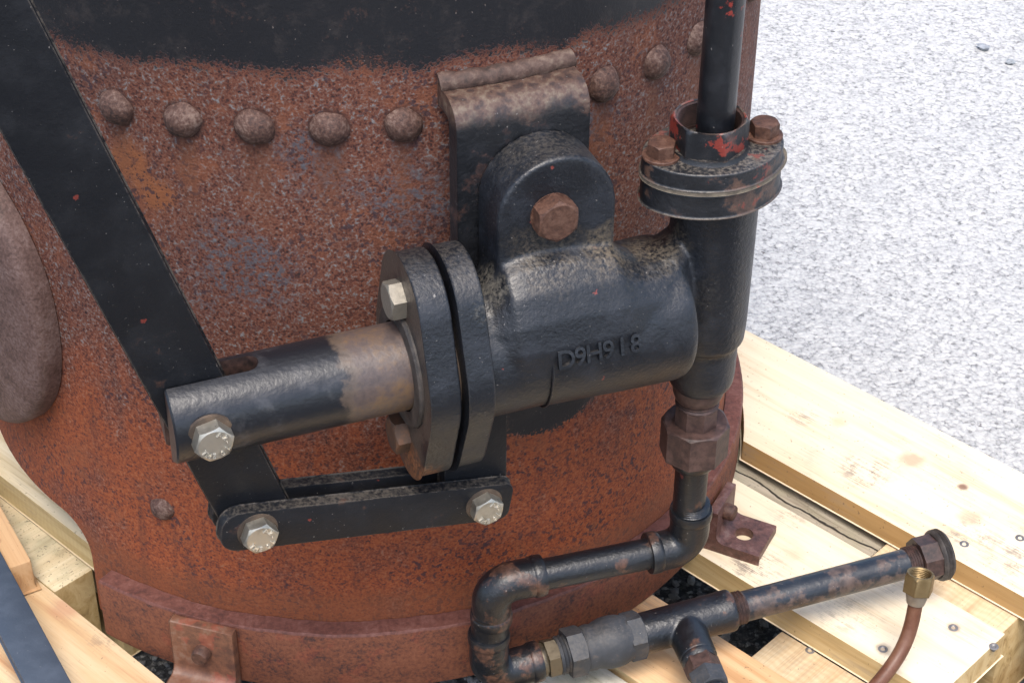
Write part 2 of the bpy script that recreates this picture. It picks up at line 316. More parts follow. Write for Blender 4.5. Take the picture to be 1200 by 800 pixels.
def mat_ground():
    m = Mt('pale compacted gravel'); b = m.noise(150, 5, .8, m.pos); b2 = m.noise(260, 4, .7, m.pos); c = m.noise(7, 4, .6, m.pos); s = m.voro(30, m.pos)
    wp = m.nd('ShaderNodeVectorMath', operation='ADD'); nz = m.nd('ShaderNodeTexNoise'); m.t.links.new(m.pos, nz.inputs[0]); nz.inputs['Scale'].default_value = 120; sc_ = m.nd('ShaderNodeVectorMath', operation='SCALE'); m.t.links.new(nz.outputs['Color'], sc_.inputs[0]); sc_.inputs['Scale'].default_value = .006
    m.t.links.new(m.pos, wp.inputs[0]); m.t.links.new(sc_.outputs[0], wp.inputs[1]); v = m.voro(200, wp.outputs[0]); vc = m.nd('ShaderNodeSeparateColor'); m.t.links.new(m.voro(200, wp.outputs[0], out='Color'), vc.inputs[0])
    k = m.ma('ADD', m.ma('ADD', m.ma('MULTIPLY', b, .50), m.ma('MULTIPLY', b2, .30)), m.ma('ADD', m.ma('MULTIPLY', vc.outputs[0], .17), m.ma('MULTIPLY', m.ma('SUBTRACT', .5, v), .16)))
    col = m.ramp(k, (.32, (.15, .150, .149)), (.40, (.30, .299, .293)), (.46, (.385, .382, .371)), (.54, (.455, .450, .432)), (.66, (.54, .532, .505)))
    col = m.mix(m.ma('MULTIPLY', m.step(s, .11, .05), m.step(b2, .48, .54)), col, (.12, .11, .11))
    col = m.mix(m.ma('MULTIPLY', m.step(c, .52, .66), .12), col, (.32, .33, .34))
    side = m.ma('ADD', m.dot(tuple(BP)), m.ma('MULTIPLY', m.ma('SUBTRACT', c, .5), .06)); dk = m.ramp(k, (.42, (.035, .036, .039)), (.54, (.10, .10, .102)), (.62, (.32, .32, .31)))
    col = m.mix(m.step(side, .27, .22), col, dk)  # dark gap gravel, extended over the unseen camera side to cut bounced light
    nb = m.bump(m.ma('ADD', m.ma('MULTIPLY', v, -.8), k), .45, .004)
    return m.out(col, .9, 0, nb, .2)

SHELL = mat_shell()
RIVET = mat_rust('rusted rivet', (.024, .013, .011), (.075, .037, .027), (.17, .115, .092), 420, .8, .7)
RING = mat_rust('red oxide ring', (.034, .016, .014), (.125, .040, .019), (.165, .060, .030), 380, .6, .75, .06)
RINGTOP = mat_rust('pink rust lip', (.065, .025, .019), (.120, .043, .031), (.165, .075, .058), 260, .4, .65, .0)
DOOR = mat_rust('rough rusted casting', (.048, .027, .022), (.100, .058, .048), (.155, .106, .094), 420, .5, .6, 0, .001)
FOOT = mat_rust('brown rusted foot', (.075, .035, .024), (.155, .068, .038), (.20, .135, .10), 110, .4, .5, .15)
FOOTP = mat_rust('purple rusted plate', (.050, .024, .019), (.115, .052, .040), (.19, .125, .105), 170, .6, .5)
RBOLT = mat_rust('rusted bolt', (.026, .013, .010), (.072, .032, .020), (.125, .066, .045), 260, .5, .6)
RNUT = mat_rust('dark rusted nut', (.018, .012, .011), (.050, .028, .023), (.092, .052, .042), 170, .3, .5)
WELD = mat_rust('rusty weld', (.035, .022, .018), (.078, .046, .036), (.15, .108, .083), 200, .9, .7)
def cast_wear(m, col, f, g):
    f = m.ma('ADD', m.ma('MULTIPLY', m.noise(420, 3, .6, m.pos), .6), m.ma('MULTIPLY', g, .4))
    for p, r, c, st in ((P(.005, .378, .402), .030, (.10, .08, .058), .55), (P(.045, .374, .400), .026, (.14, .11, .075), .7), (P(.084, .360, .381), .026, (.13, .105, .075), .7), (P(-.030, .37, .385), .020, (.14, .13, .11), .7), (P(.107, .388, .350), .016, (.055, .05, .045), .3)):
        d = m.ma('ADD', m.dist(tuple(p)), m.ma('MULTIPLY', m.ma('SUBTRACT', g, .5), .09)); col = m.mix(m.ma('MULTIPLY', m.ma('MULTIPLY', m.step(d, r, r*.25), m.step(f, .38, .60)), st), col, c)
    return col
CAST = mat_paint('black cast iron paint', .30, 0, .5, .34, .34, True, spec=.6, wear=cast_wear, coat=.0, grit=340, base=(.0042, .0056, .0088))
def gland_wear(m, col, f, g):
    nn = m.nd('ShaderNodeNewGeometry').outputs['Normal']; fc = m.step(m.dot(tuple(-T), nn), .6, .9)
    col = m.mix(m.ma('MULTIPLY', fc, m.step(g, .3, .55)), col, (.050, .036, .027))
    d = m.ma('ADD', m.dist(tuple(P(-.084, .372, .258))), m.ma('MULTIPLY', m.ma('SUBTRACT', g, .5), .05)); return m.mix(m.ma('MULTIPLY', m.step(d, .030, .018), .85), col, m.ramp(f, (.36, (.05, .03, .02)), (.5, (.16, .062, .026)), (.64, (.26, .11, .045))))
GLAND = mat_paint('black gland paint', .22, 0, .5, .34, .35, True, spec=.6, wear=gland_wear, coat=.0, grit=340, base=(.0042, .0056, .0088))
FLAT = mat_paint('satin black bar paint', .45, .45, .4, .25, .42, spec=.3, even=True, grit=260, edge=.0016, edgecol=(.085, .072, .06), rth=.605, rustcol=(.075, .035, .022))
def bracket_wear(m, col, f, g):
    z = m.ma('ADD', m.dot((0, 0, 1)), m.ma('MULTIPLY', m.ma('SUBTRACT', g, .5), .035)); k = m.step(z, .470, .484)
    return m.mix(k, col, m.ramp(f, (.36, (.035, .021, .018)), (.5, (.082, .046, .033)), (.66, (.14, .103, .074))))
BRACK = mat_paint('black bracket paint worn brown', .3, .15, .4, .45, .4, True, wear=bracket_wear)
CHIP = mat_paint('chipped black over red', .9, .5, .4, .35, .36, True, rustcol=(.12, .062, .038), redpaint=.5, redcol=(.17, .026, .017), redth=.59, edge=.0008, edgecol=(.06, .045, .036))
NUTP = mat_paint('black nut with red primer', .8, .6, .5, .3, .36, True, rustcol=(.14, .055, .04), redpaint=.85, redcol=(.20, .026, .016), redth=.495, edge=.0018, edgecol=(.15, .10, .075))
RODP = mat_paint('black pipe with red scrapes', .0, .25, .5, .15, .26, False, redpaint=.6, redcol=(.33, .04, .025), redth=.575, spec=.7, rustcol=(.10, .05, .035))
PIPE = mat_paint('worn black pipe', .0, .8, .3, .4, .31, False, base=(.004, .005, .007), rustcol=(.080, .036, .021), spec=.6, rth=.545, coat=.0, grit=260)
PIPEG = mat_paint('scraped grey pipe', .0, .95, .2, .35, .3, False, base=(.008, .011, .016), rustcol=(.070, .046, .036), spec=.65, rth=.51)
PLUNG = mat_plunger()
BOLT = mat_steel('bright steel bolt', (.46, .43, .365), .36, .85, .6)
MARK = mat_steel('raised bolt letters', (.66, .63, .56), .3, .85, .1)
DULLB = mat_steel('dull steel bolt', (.22, .20, .165), .5, .6, .6)
GREYV = mat_paint('grey oxidised valve', .25, .65, .2, .35, .55, False, base=(.020, .022, .026), rustcol=(.055, .042, .032))
BRASS = mat_steel('tarnished brass', (.20, .14, .065), .48, .7, .8)
BRASSD = mat_steel('dirty brass fitting', (.13, .105, .07), .42, .7, .8)
COPPER = mat_rust('dull copper', (.055, .024, .015), (.115, .046, .025), (.16, .08, .048), 60, .2, .45)
TIN = mat_steel('solder', (.26, .22, .17), .5, .5, .5)
GASK = mat_rust('grey gasket', (.06, .05, .04), (.13, .108, .08), (.19, .16, .12), 120, .4, .8, .35)
GREASE = mat_rust('dirty brown grease', (.02, .015, .012), (.05, .036, .026), (.11, .075, .05), 60, .5, .6)
BAREI = mat_rust('scraped orange iron', (.035, .022, .018), (.085, .048, .03), (.22, .085, .035), 60, .5, .55)
DARK = mat_rust('dark bare iron', (.015, .013, .012), (.036, .031, .028), (.075, .062, .053), 100, .5, .55)
STRIP = mat_paint('blue grey steel', .0, .0, .1, .2, .45, False, base=(.033, .046, .066), even=True)
SCREW = mat_steel('zinc screw', (.20, .19, .185), .5, .5, .8)
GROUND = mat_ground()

# ------------------------------------------------------------------ setting
bm = NB(); G = 40
bmesh.ops.create_grid(bm, x_segments=4, y_segments=4, size=G); bmesh.ops.translate(bm, verts=bm.verts[:], vec=(0, 15, 0))
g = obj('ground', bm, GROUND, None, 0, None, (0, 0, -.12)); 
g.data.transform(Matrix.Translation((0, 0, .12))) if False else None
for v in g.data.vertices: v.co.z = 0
g['kind'] = 'structure'
def stone(bm, c, r, rnd):
    q = bmesh.ops.create_icosphere(bm, subdivisions=1, radius=r)
    ax = Vector((rnd.uniform(.6, 1.3), rnd.uniform(.6, 1.3), rnd.uniform(.4, .8))); rot = Matrix.Rotation(rnd.uniform(0, 6.28), 3, 'Z')
    for v in q['verts']: 
        k = 1+rnd.uniform(-.25, .25); v.co = rot @ Vector((v.co.x*ax.x, v.co.y*ax.y, v.co.z*ax.z))*k + c

# ------------------------------------------------------------------ pallet
pal = thing('wooden_pallet', 'pale pine pallet of nailed boards standing under the rusty boiler', 'pallet', (0, 0, -.12))
WA = ((.69, .59, .43), (.65, .535, .37), (.54, .41, .26)); WE = ((.37, .225, .09), (.30, .175, .065), (.19, .10, .035))
def board(name, q0, q1, p0, p1, z0, z1, mt, me_, label=None, end=None, skew=0):
    bm = NB(); box(bm, lambda a, b, c: B(a, b+skew*a, c), q0, q1, p0, p1, z0, z1, .0015)
    bm.normal_update()
    for f in bm.faces:
        nn = f.normal
        f.material_index = 0 if abs(nn.z) > .5 else 1
    # finer subdivision so that bevelled edges can wander a little
    return obj(name, bm, [mt, me_], pal, 30, label)
def screw(parent, x, y, z, r=.0038):
    bm = NB(); lathe(bm, (x, y, z-.004), (random.uniform(-.08, .08), random.uniform(-.08, .08), 1), [(0, r*.4), (.002, r*.5), (.004, r), (.0043, r*.96), (.0045, r*.6), (.0036, r*.3), (.0036, 0)], 20)
    obj('screw', bm, SCREW, parent)
WDA = mat_wood('pine board pale', *WA, 1.3, knots=(((.45, -.115, .02), .014, (.44, .25, .16), .7), ((.482, -.152, .02), .006, (.16, .07, .04), .9), ((.40, -.06, .02), .01, (.5, .33, .2), .5), ((.478, -.19, .02), .014, (.42, .25, .15), .5)), smudge=(((.408, -.125, .02), .036, .9), ((.51, -.24, .02), .05, .8), ((.37, -.05, .02), .02, .6), ((.47, -.21, .02), .03, .8)))
EDA = mat_wood('pine board sawn edge', *WE, 2.1, gs=.9)
bm = NB(); rn = .3235; out = [(.68, .31), (.68, .1825)]
for i in range(13): p_ = .1825 + (.31-.1825)*i/12; out.append((math.sqrt(rn*rn-p_*p_), p_))
prism(bm, [B(q_, p_, 0) for q_, p_ in out], Z*.02, .0015, 2); bm.normal_update()
for f in bm.faces: f.material_index = 0 if abs(f.normal.z) > .5 else 1
bA = obj('deck_board', bm, [WDA, EDA], pal, 30, 'broad knotty board, raised over the others')
for x, y in ((.4644, -.2196), (.5101, -.2161)): screw(bA, x, y, .02)
WDB = mat_wood('pine board smooth', (.70, .60, .44), (.67, .565, .40), (.59, .47, .31), 4.2, knots=(((.4391, -.2906, 0), .007, (.30, .22, .15), .8), ((.3803, -.3088, 0), .009, (.22, .17, .13), .8), ((.335, -.20, 0), .012, (.56, .40, .26), .5), ((.43, -.23, 0), .016, (.58, .42, .27), .5)), smudge=(((.30, -.21, 0), .035, .9), ((.345, -.15, 0), .03, .5), ((.36, -.27, 0), .04, .5), ((.42, -.22, 0), .05, .6)), rough_spots=.5)
EDB = mat_wood('pine edge rough sawn', (.50, .37, .19), (.42, .29, .13), (.26, .17, .07), 3.3, gs=1.2)
bB = board('deck_board', -.42, .541, .066, .159, -.024, 0, WDB, EDB)
for x, y in ((.4391, -.2906), (.3803, -.3088), (.4646, -.3127)): screw(bB, x, y, 0)
WDD = mat_wood('orange pine', (.60, .40, .22), (.52, .31, .15), (.36, .18, .075), 6.4, gs=.75, smudge=(((.21, -.235, 0), .03, .5),))
bD = board('deck_board', -.38, .60, -.0735, .006, -.024, -.001, WDD, EDB, 'orange grained pine board')
WDE = mat_wood('whitish board', (.56, .52, .42), (.46, .42, .33), (.30, .25, .18), 9.1, gs=1.8, mould=.35)
board('deck_board', -.38, .60, -.135, -.078, -.024, -.002, WDE, EDB, 'whitish weathered board')
WDH = mat_wood('reddish grain pine', (.62, .47, .29), (.56, .38, .21), (.40, .21, .10), 11.7, gs=.7, knots=(((-.235, -.215, 0), .018, (.46, .24, .15), .6),), smudge=(((-.20, -.25, 0), .03, .5),))
board('deck_board', -.30, .60, -.43, -.3165, -.024, 0, WDH, EDB)
WDJ = mat_wood('cream pine', (.66, .56, .38), (.58, .47, .29), (.44, .33, .18), 13.3)
board('deck_board', -.42, .12, -.276, -.215, -.004, .020, WDJ, mat_wood('sawn cream edge', (.48, .38, .20), (.40, .30, .14), (.26, .18, .08), 15, saw=.12))
WDK = mat_wood('mouldy stringer', (.62, .53, .36), (.53, .43, .27), (.36, .27, .16), 17.7, ang=BD+pi/2, mould=.65)
WDC = mat_wood('sawn stringer', (.62, .50, .32), (.54, .40, .24), (.40, .25, .13), 19.1, ang=BD+pi/2, saw=.25)
GREYW = mat_wood('grey weathered wood', (.36, .32, .25), (.27, .235, .175), (.14, .115, .08), 21, gs=1.3, mould=.4, crack=.1745)
def stringer(q0, q1, p0, p1, z0, z1, mt): return board('stringer', q0, q1, p0, p1, z0, z1, mt, EDB)
stringer(-.15, -.018, -.3145, -.278, -.095, -.003, WDK)
sC = stringer(.402, .541, -.43, .0655, -.115, -.026, WDC); screw(sC, .333, -.2803, -.026)
stringer(.4155, .538, .1605, .30, -.09, -.0022, WDC)
bg = board('deck_board', -.42, .412, .1605, .30, -.04, -.0085, GREYW, GREYW, 'grey weathered split board below the gap')
stringer(-.15, -.018, -.26, .30, -.115, -.060, WDC)
stringer(.56, .68, -.43, .29, -.115, -.05, GREYW)
# loose plank and steel strip lying on the pallet, left
LD = radians(-65); LA = Vector((cos(LD), sin(LD), 0)); LN = Vector((-sin(LD), cos(LD), 0))
def Lf(a, b, z): return LA*a + LN*b + Z*z
bm = NB(); box(bm, Lf, -.28, .0655, -.40, -.318, .0015, .030, .003)
o = obj('loose_plank', bm, mat_wood('brown loose plank', (.50, .32, .17), (.43, .25, .12), (.27, .13, .055), 23, ang=LD, gs=.8, knots=((tuple(Lf(.03, -.335, .03)), .006, (.2, .09, .04), .8),)), None, 30, None, Lf(0, -.36, .0015))
tag(o, 'short brown timber with a cut end lying loose beside the steel strip', 'plank')
bm = NB(); box(bm, Lf, -.30, .42, -.366, -.337, .0305, .0365, .0012)
o = obj('steel_strip', bm, STRIP, None, 30, None, Lf(0, -.35, .0305)); tag(o, 'flat blue grey steel strip lying across the boards in the lower left corner', 'steel strip')

# ------------------------------------------------------------------ boiler
boil = thing('steam_boiler', 'rusty riveted boiler with a black painted upper band standing on the pallet', 'boiler', (0, 0, 0))
R = .305; TOP = .80
bm = NB(); zs = [.002] + [TOP*i/24 for i in range(1, 25)]
seg = 160
rings = [[AZ(360*i/seg, R, z) for i in range(seg)] for z in zs] + [[AZ(360*i/seg, R-.009, z) for i in range(seg)] for z in reversed(zs)]
loft(bm, rings, False, True)
sh = obj('shell', bm, SHELL, boil, 40)
def arch(az0, az1, z1, rc, r0, r1):
    """arched cutter through the wall, in azimuth and height"""
    k = radians(1)*R; prof = [(az0, -.05)]
    for i in range(9): a = pi - pi/2*i/8; prof.append((az0+(rc+rc*cos(a))/k, z1-rc+rc*sin(a)))
    m = 8
    for i in range(1, m): prof.append((az0+(rc/k) + (az1-az0-2*rc/k)*i/m, z1))
    for i in range(9): a = pi/2 - pi/2*i/8; prof.append((az1-(rc-rc*cos(a))/k, z1-rc+rc*sin(a)))
    prof.append((az1, -.05)); bm = NB()
    loft(bm, [[AZ(a, r0, z) for a, z in prof], [AZ(a, r1, z) for a, z in prof]]); return bm
cut(sh, [arch(-106, -43.4, .0865, .030, .28, .36)])
bm = NB(); lathe(bm, (0, 0, TOP-.006), (0, 0, 1), [(0, 0), (0, R-.010), (.006, R-.011), (.010, 0)], 96); obj('top_plate', bm, DARK, boil)
# base ring: an angle-iron band with a chamfered, pale upper lip
bm = NB(); ra = []
for i in range(181):
    az = -39.4 + (360-55)*i/180
    sec = [(R+.0006, .0005), (R+.0148, .0005), (R+.0154, .0045), (R+.0154, .0540), (R+.0140, .0558), (R+.0006, .0556)]
    wv = .0006*sin(az*.35)+.0004*sin(az*1.3)
    ra.append([AZ(az, r, z+(wv if z > .05 else 0)) for r, z in sec])
vs = loft(bm, ra); bm.normal_update()
for f in bm.faces:
    zc = f.calc_center_median().z; f.material_index = 1 if zc > .0542 else 0
obj('base_ring', bm, [RING, RINGTOP], boil, 50)
# rivets
def rivet(az, z, r=.0142, h=.0105, jig=.9):
    c = AZ(az, R-.001, z); ax = AZ(az, 1, 0); x, y, a = basis(ax); bm = NB()
    prof = [(0, r*1.03), (h*.12, r*1.02), (h*.35, r*.95), (h*.6, r*.80), (h*.8, r*.60), (h*.94, r*.36), (h, r*.14), (h*1.002, 0)]
    lathe(bm, c, ax, prof, 28)
    ph = random.uniform(0, 6); sx, sy = random.uniform(-.12, .12), random.uniform(-.12, .12)
    for v in bm.verts:
        d = v.co-c; u, vv, hh = d.dot(x), d.dot(y), d.dot(a); k = 1 + .05*sin(2*math.atan2(vv, u)+ph) + .03*sin(5*math.atan2(vv, u)+ph*2)
        v.co = c + x*(u*k+sx*hh) + y*(vv*k+sy*hh) + a*hh*(1+.05*sin(ph+u*300))
    obj('rivet', bm, RIVET, boil, 60)
for i in range(-4, 16):
    az = math.degrees(-.4907+.1475*i)
    if i in (5, ): continue
    rivet(az, .4637, random.uniform(.0113, .0123), .0095)
rivet(-28.85, .1385, .0095, .007)
# oval door plate over the firehole, curved to the shell
bm = NB(); rings = []
def door_pt(f, ro, n=96):
    out = []
    for i in range(n):
        a = 2*pi*i/n; ex = 2/2.25; cx = math.copysign(abs(cos(a))**ex, cos(a)); sy = math.copysign(abs(sin(a))**ex, sin(a))
        out.append(AZ(-66 + 23.4*cx*f, ro, .270 + .124*sy*f))
    return out
for f, ro in ((1, .3060), (1.0, .3155), (.993, .3195), (.978, .3225), (.95, .3245), (.88, .3262), (.7, .3275), (.4, .3285), (.05, .329)): rings.append(door_pt(f, ro))
loft(bm, rings); obj('firehole_door', bm, DOOR, boil, 60)
# mounting bracket: strip welded at its top, bent down into a vertical plate
br = None
bm = NB(); s0, s1 = -.0365, .0503
path = [(.301, .489), (.308, .4885)]
for i in range(9): a = pi/2 - pi/2*i/8; path.append((.3185+.0165*cos(a), .472+.0165*sin(a)))
path += [(.335, .45), (.335, .42), (.335, .36), (.335, .30)]
th = .011; inner = []
for i, (e, z) in enumerate(path):
    a = Vector(path[max(i-1, 0)]); b = Vector(path[min(i+1, len(path)-1)]); d = (b-a).normalized(); inner.append((e+d.y*th, z-d.x*th))
sec = path + inner[::-1]
prism(bm, [P(s0, e, z) for e, z in sec], T*(s1-s0), .0012, 2)
br = obj('mounting_bracket', bm, BRACK, boil, 40)
bm = NB(); wp = []
for i in range(40):
    s = s0 + (s1-s0)*i/39; az = math.asin(min(1, 0)) ; ee = math.sqrt(R*R-s*s)
    wp.append(P(s, ee+.0025, .4915+.0004*sin(i*.8)))
tube(bm, wp, [.0062+.0003*sin(i*.9)+.0002*sin(i*2.3) for i in range(40)], 14); obj('weld_bead', bm, WELD, br, 60)
# link anchor plate under the pump (between the two links)
bm = NB(); prism(bm, [P(s, .355, z) for s, z in ((-.0575, .205), (-.014, .205), (-.014, .32), (-.0575, .32))], N*.010, .0015, 2)
prism(bm, [P(s, .33, z) for s, z in ((-.05, .30), (-.014, .30), (-.014, .318), (-.05, .318))], N*.027, .001, 1)
obj('link_anchor', bm, FLAT, br, 35)
# feet
def foot(az, pm):
    x = AZ(az+90, 1, 0)*(.0245 if az < 0 else .0215); bm = NB(); prof = [(R+.0185, .0575), (R+.0185, .022)]
    for i in range(7): a = pi + pi/2*i/6; prof.append((R+.0285+.010*cos(a), .018+.010*sin(a)))
    prof += [(R+.060, .008)]; th = .0075; inn = [(R+.060, .0005), (R+.026, .0005), (R+.0177, .004), (R+.0177, .0575)]
    prof = [(r+th if z > .03 else r+th*.7 if False else r, z) for r, z in prof]
    tz = .0575 if az < 0 else .038; sec = [(R+.0178, tz), (R+.0258, tz), (R+.0258, .020)] + [(R+.0338+.008*cos(pi+pi/2*i/6), .0165+.008*sin(pi+pi/2*i/6)) for i in range(7)] + [(R+.063, .0085), (R+.063, .0005), (R+.0178, .0005)]
    o_ = lambda r, z, k: AZ(az, r, z) + x*k
    prism(bm, [o_(r, z, -1) for r, z in sec], x*2, .0012, 2)
    f = obj('foot_bracket', bm, pm, boil, 40)
    c = NB(); lathe(c, AZ(az, R+.043, -.01), (0, 0, 1), [(0, .0075), (.04, .0075)], 28); cut(f, [c])
    bm = NB(); lathe(bm, AZ(az, R+.0255, .034 if az < 0 else .026), AZ(az, 1, 0), [(0, .0068), (.007, .0066), (.0085, .0055), (.0088, 0)], 24); obj('bolt', bm, RBOLT, f)
foot(-22.3, FOOT); foot(58.5, FOOTP)

# ------------------------------------------------------------------ pump
EA, ZA = .360, .332; VS = .1255
pump = thing('feed_pump', 'black cast iron plunger pump with a raised lug bolted in front of the rusty boiler', 'pump', P(.03, EA, .245))
bm = NB()
lathe(bm, P(-.045, EA, ZA), T, [(0, .0440), (.047, .0440), (.049, .0450), (.06, .0452), (.10, .0470), (.134, .0478), (.139, .0474), (.143, .0455), (.1445, .042), (.145, .02), (.145, 0)], 72)
oc = []
for i in range(21): a = pi*i/20; oc.append((.0152+.0385*cos(a), .4262+.0385*sin(a)))
prism(bm, [P(s, .3352, z) for s, z in oc+[(-.0233, .33), (.0537, .33)]], N*.0348, .001, 1)
# shoulder running from the lug down over the barrel and along to the valve chamber
secs = []
for s_, top, fr in ((-.042, .374, .80), (-.032, .378, .84), (-.0255, .387, .93), (-.0205, .399, .99), (-.012, .402, 1), (0, .403, 1), (.030, .401, 1), (.050, .397, 1), (.058, .388, .97), (.068, .381, .94), (.082, .379, .90), (.094, .382, .80), (.104, .388, .55), (.120, .396, .40)):
    k = top-.402; e_ = lambda q: .352+(q-.352)*fr
    secs.append([P(s_, q, z_) for q, z_ in ((.338, .325), (.338, .388+k), (.344, .397+k), (.356, .402+k), (e_(.368), .4015+k*.9), (e_(.380), .396+k*.7), (e_(.391), .385+k*.45), (e_(.400), .369+k*.2), (e_(.405), .352), (e_(.4045), .330))])
loft(bm, secs)
lathe(bm, P(VS+.001, EA, 0), Z, [(.2605, 0), (.2605, .0172), (.2625, .0200), (.2665, .0217), (.273, .0224), (.299, .0228), (.302, .0262), (.316, .0270), (.36, .0274), (.419, .0276), (.419, 0)], 64)
body = obj('pump_body', bm, CAST, pump, 0)
remesh(body, .0013, 14)
# cast raised lettering on the front of the barrel
bm = NB(); k = 0; rr = .0472
for ch in 'D9H918':
    s = .0075 + .0093*k; k += 1
    def fn(c, s=s): a = radians(15) + c.y/rr; rad = rr + .0006 + c.z; return P(s+c.x, EA+rad*cos(a), ZA+rad*sin(a))
    add_glyph(bm, ch, .0165, .0015, fn, .0002)
lt = obj('cast_lettering', bm, CAST, pump, 40)
bm = NB(); tube(bm, [P(.004-.004*cos(radians(a_)), EA+.0451*cos(radians(a_)), ZA+.0451*sin(radians(a_))) for a_ in range(-70, 50, 5)], .0008, 8); obj('casting_seam', bm, CAST, pump, 60)
# flanges, upright ovals
def flange(name, s_0, s_1, rc, re, d, mt, tilt=0, taper=0):
    pts = oval(rc, re, d); bm = NB()
    prism(bm, [P(s_0, EA+y*1.0, ZA-.002+x) for x, y in pts], T*(s_1-s_0), .002, 3)
    return obj(name, bm, mt, pump, 40)
flange('pump_flange', -.0578, -.0395, .0510, .036, .0420, CAST)
gf = flange('gland_flange', -.0818, -.0612, .0500, .036, .0425, GLAND)
bm = NB(); lathe(bm, P(-.0618, EA, ZA), T, [(0, .040), (.0048, .040)], 48); obj('gasket', bm, GREASE, pump)
bm = NB(); lathe(bm, P(-.0845, EA, ZA), T, [(0, .029), (.0, .0385), (.0015, .040), (.004, .040), (.004, .029)], 64, True); obj('gland_collar', bm, DARK, pump)
for zz, mt in ((ZA+.050, DULLB), (ZA-.053, BAREI)):
    bm = NB(); hexhead(bm, P(-.0812, EA, zz), -T, .0128, .0100, rot=radians(22 if zz > ZA else 5))
    obj('gland_bolt', bm, mt, pump, 30, 'dull steel bolt' if zz > ZA else 'orange rusted bolt')
# pivot bolt through the lug
bm = NB(); lathe(bm, P(.0113, .3695, .4275), N, [(0, .0140), (.0012, .0140), (.0012, 0)], 32); hexhead(bm, P(.0113, .3702, .4275), N, .0144, .0115, rot=radians(28))
pb = obj('pivot_bolt', bm, RBOLT, pump, 30)
# valve chamber cover
def rhomb(name, z0, z1, rc, re, d, mt, bev=.0015, grow=0):
    pts = oval(rc, re, d); bm = NB(); prism(bm, [P(VS+x, EA+y, z0) for x, y in pts], Z*(z1-z0), bev, 2); return obj(name, bm, mt, pump, 40)
def lens(a_, b_, ex=1.85, n=96): return [(math.copysign(abs(cos(2*pi*i/n))**(2/ex), cos(2*pi*i/n))*a_, math.copysign(abs(sin(2*pi*i/n))**(2/ex), sin(2*pi*i/n))*b_) for i in range(n)]
def oval_plate(name, z0, z1, pts, mt, bev): bm = NB(); prism(bm, [P(.1222+x, EA+y, z0) for x, y in pts], Z*(z1-z0), bev, 3); return obj(name, bm, mt, pump, 40)
oval_plate('valve_flange', .4150, .4312, lens(.0462, .0345), CHIP, .0016)
oval_plate('gasket', .4314, .4338, [(x*(1+.06*max(0, (x-.037)/.01)), y) for x, y in lens(.0473, .0354)], GASK, .0003)
oval_plate('valve_cover', .4340, .4455, lens(.0462, .0343), CHIP, .0014)
bm = NB(); lathe(bm, P(.1185, EA, .4450), Z, [(0, .0255), (.003, .0235), (.0035, .0235), (.0035, .012), (.0, .012)], 48, True); obj('nut_seat', bm, CHIP, pump)
for s in (.0868, .1570):
    wz = .4455; bm = NB(); lathe(bm, P(s, EA, wz), Z, [(0, .0118), (.0014, .0118), (.0018, .0112), (.0018, 0)], 36); hexhead(bm, P(s, EA, wz+.0015), Z, .0093, .0088, rot=radians(12 if s < .1 else 40), cham=.97)
    obj('cover_bolt', bm, RBOLT, pump, 30)
# gland nut: hollow hexagon with a threaded bore
GN = P(.1185, EA, .4478); x, y, a = basis(Z); bm = NB(); Rn, rot = .0246, radians(16.5+30); rings = []; m = 72
def hexr(th_, Rr): k = (th_-rot) % (pi/3) - pi/6; return Rr*cos(pi/6)/cos(k)
def ring(fr, h): return [GN + a*h + (x*cos(2*pi*i/m)+y*sin(2*pi*i/m))*fr(2*pi*i/m) for i in range(m)]
rings = [ring(lambda t_: hexr(t_, Rn), 0), ring(lambda t_: hexr(t_, Rn), .0165), ring(lambda t_: min(hexr(t_, Rn), 0.0228), .0188), ring(lambda t_: .0220, .0194), ring(lambda t_: .0209, .0190)]
h = .0185
while h > .002: rings += [ring(lambda t_: .0207, h), ring(lambda t_: .0194, h-.0007)]; h -= .0014
rings += [ring(lambda t_: .0196, 0)]
loft(bm, rings, False, True); bm.normal_update()
for f in bm.faces:
    c_ = f.calc_center_median() - GN; f.material_index = 1 if math.hypot(c_.x, c_.y) < .0208 else 0
obj('gland_nut', bm, [NUTP, RNUT], pump, 30)

# ------------------------------------------------------------------ pipe standing in the gland nut
bm = NB(); tube(bm, [P(.1228, EA-.001, .4460), P(.1232, EA-.001, .52), P(.1236, EA-.001, .60), P(.1240, EA-.001, .80)], .0118, 40)
o = obj('riser_pipe', bm, RODP, None, 40, None, P(.1225, EA, .446)); tag(o, 'upright black pipe with red scrapes standing in the hexagonal nut on the pump', 'pipe')

# ------------------------------------------------------------------ plunger, lever, links
pl = thing('pump_plunger', 'slotted round plunger, black at its outer end and brown near the pump flange', 'plunger', P(-.15, EA, ZA))
bm = NB(); lathe(bm, P(-.2308, EA, ZA), T, [(0, 0), (0, .0267), (.0012, .0279), (.05, .0279), (.168, .0279), (.168, 0)], 72); rod = obj('plunger_rod', bm, [PLUNG, RNUT], pl, 40)
c = NB(); so_ = [(-.25, -.0075), (-.1795, -.0075)] + [(-.1795+.0075*cos(a_), .0075*sin(a_)) for a_ in [(-pi/2+pi*i/8) for i in range(1, 8)]] + [(-.1795, .0075), (-.25, .0075)]
prism(c, [P(s, EA+y_, ZA-.05) for s, y_ in so_], Z*.1); cut(rod, [c])
me = rod.data
for p in me.polygons:
    cc = Vector(p.center)+BASE[rod]; e_ = cc.dot(N)-EA; s_ = cc.dot(T); rr_ = math.hypot(e_, cc.z-ZA)
    if (abs(e_) < .0078 and rr_ < .0272) or s_ < -.2305: p.material_index = 1
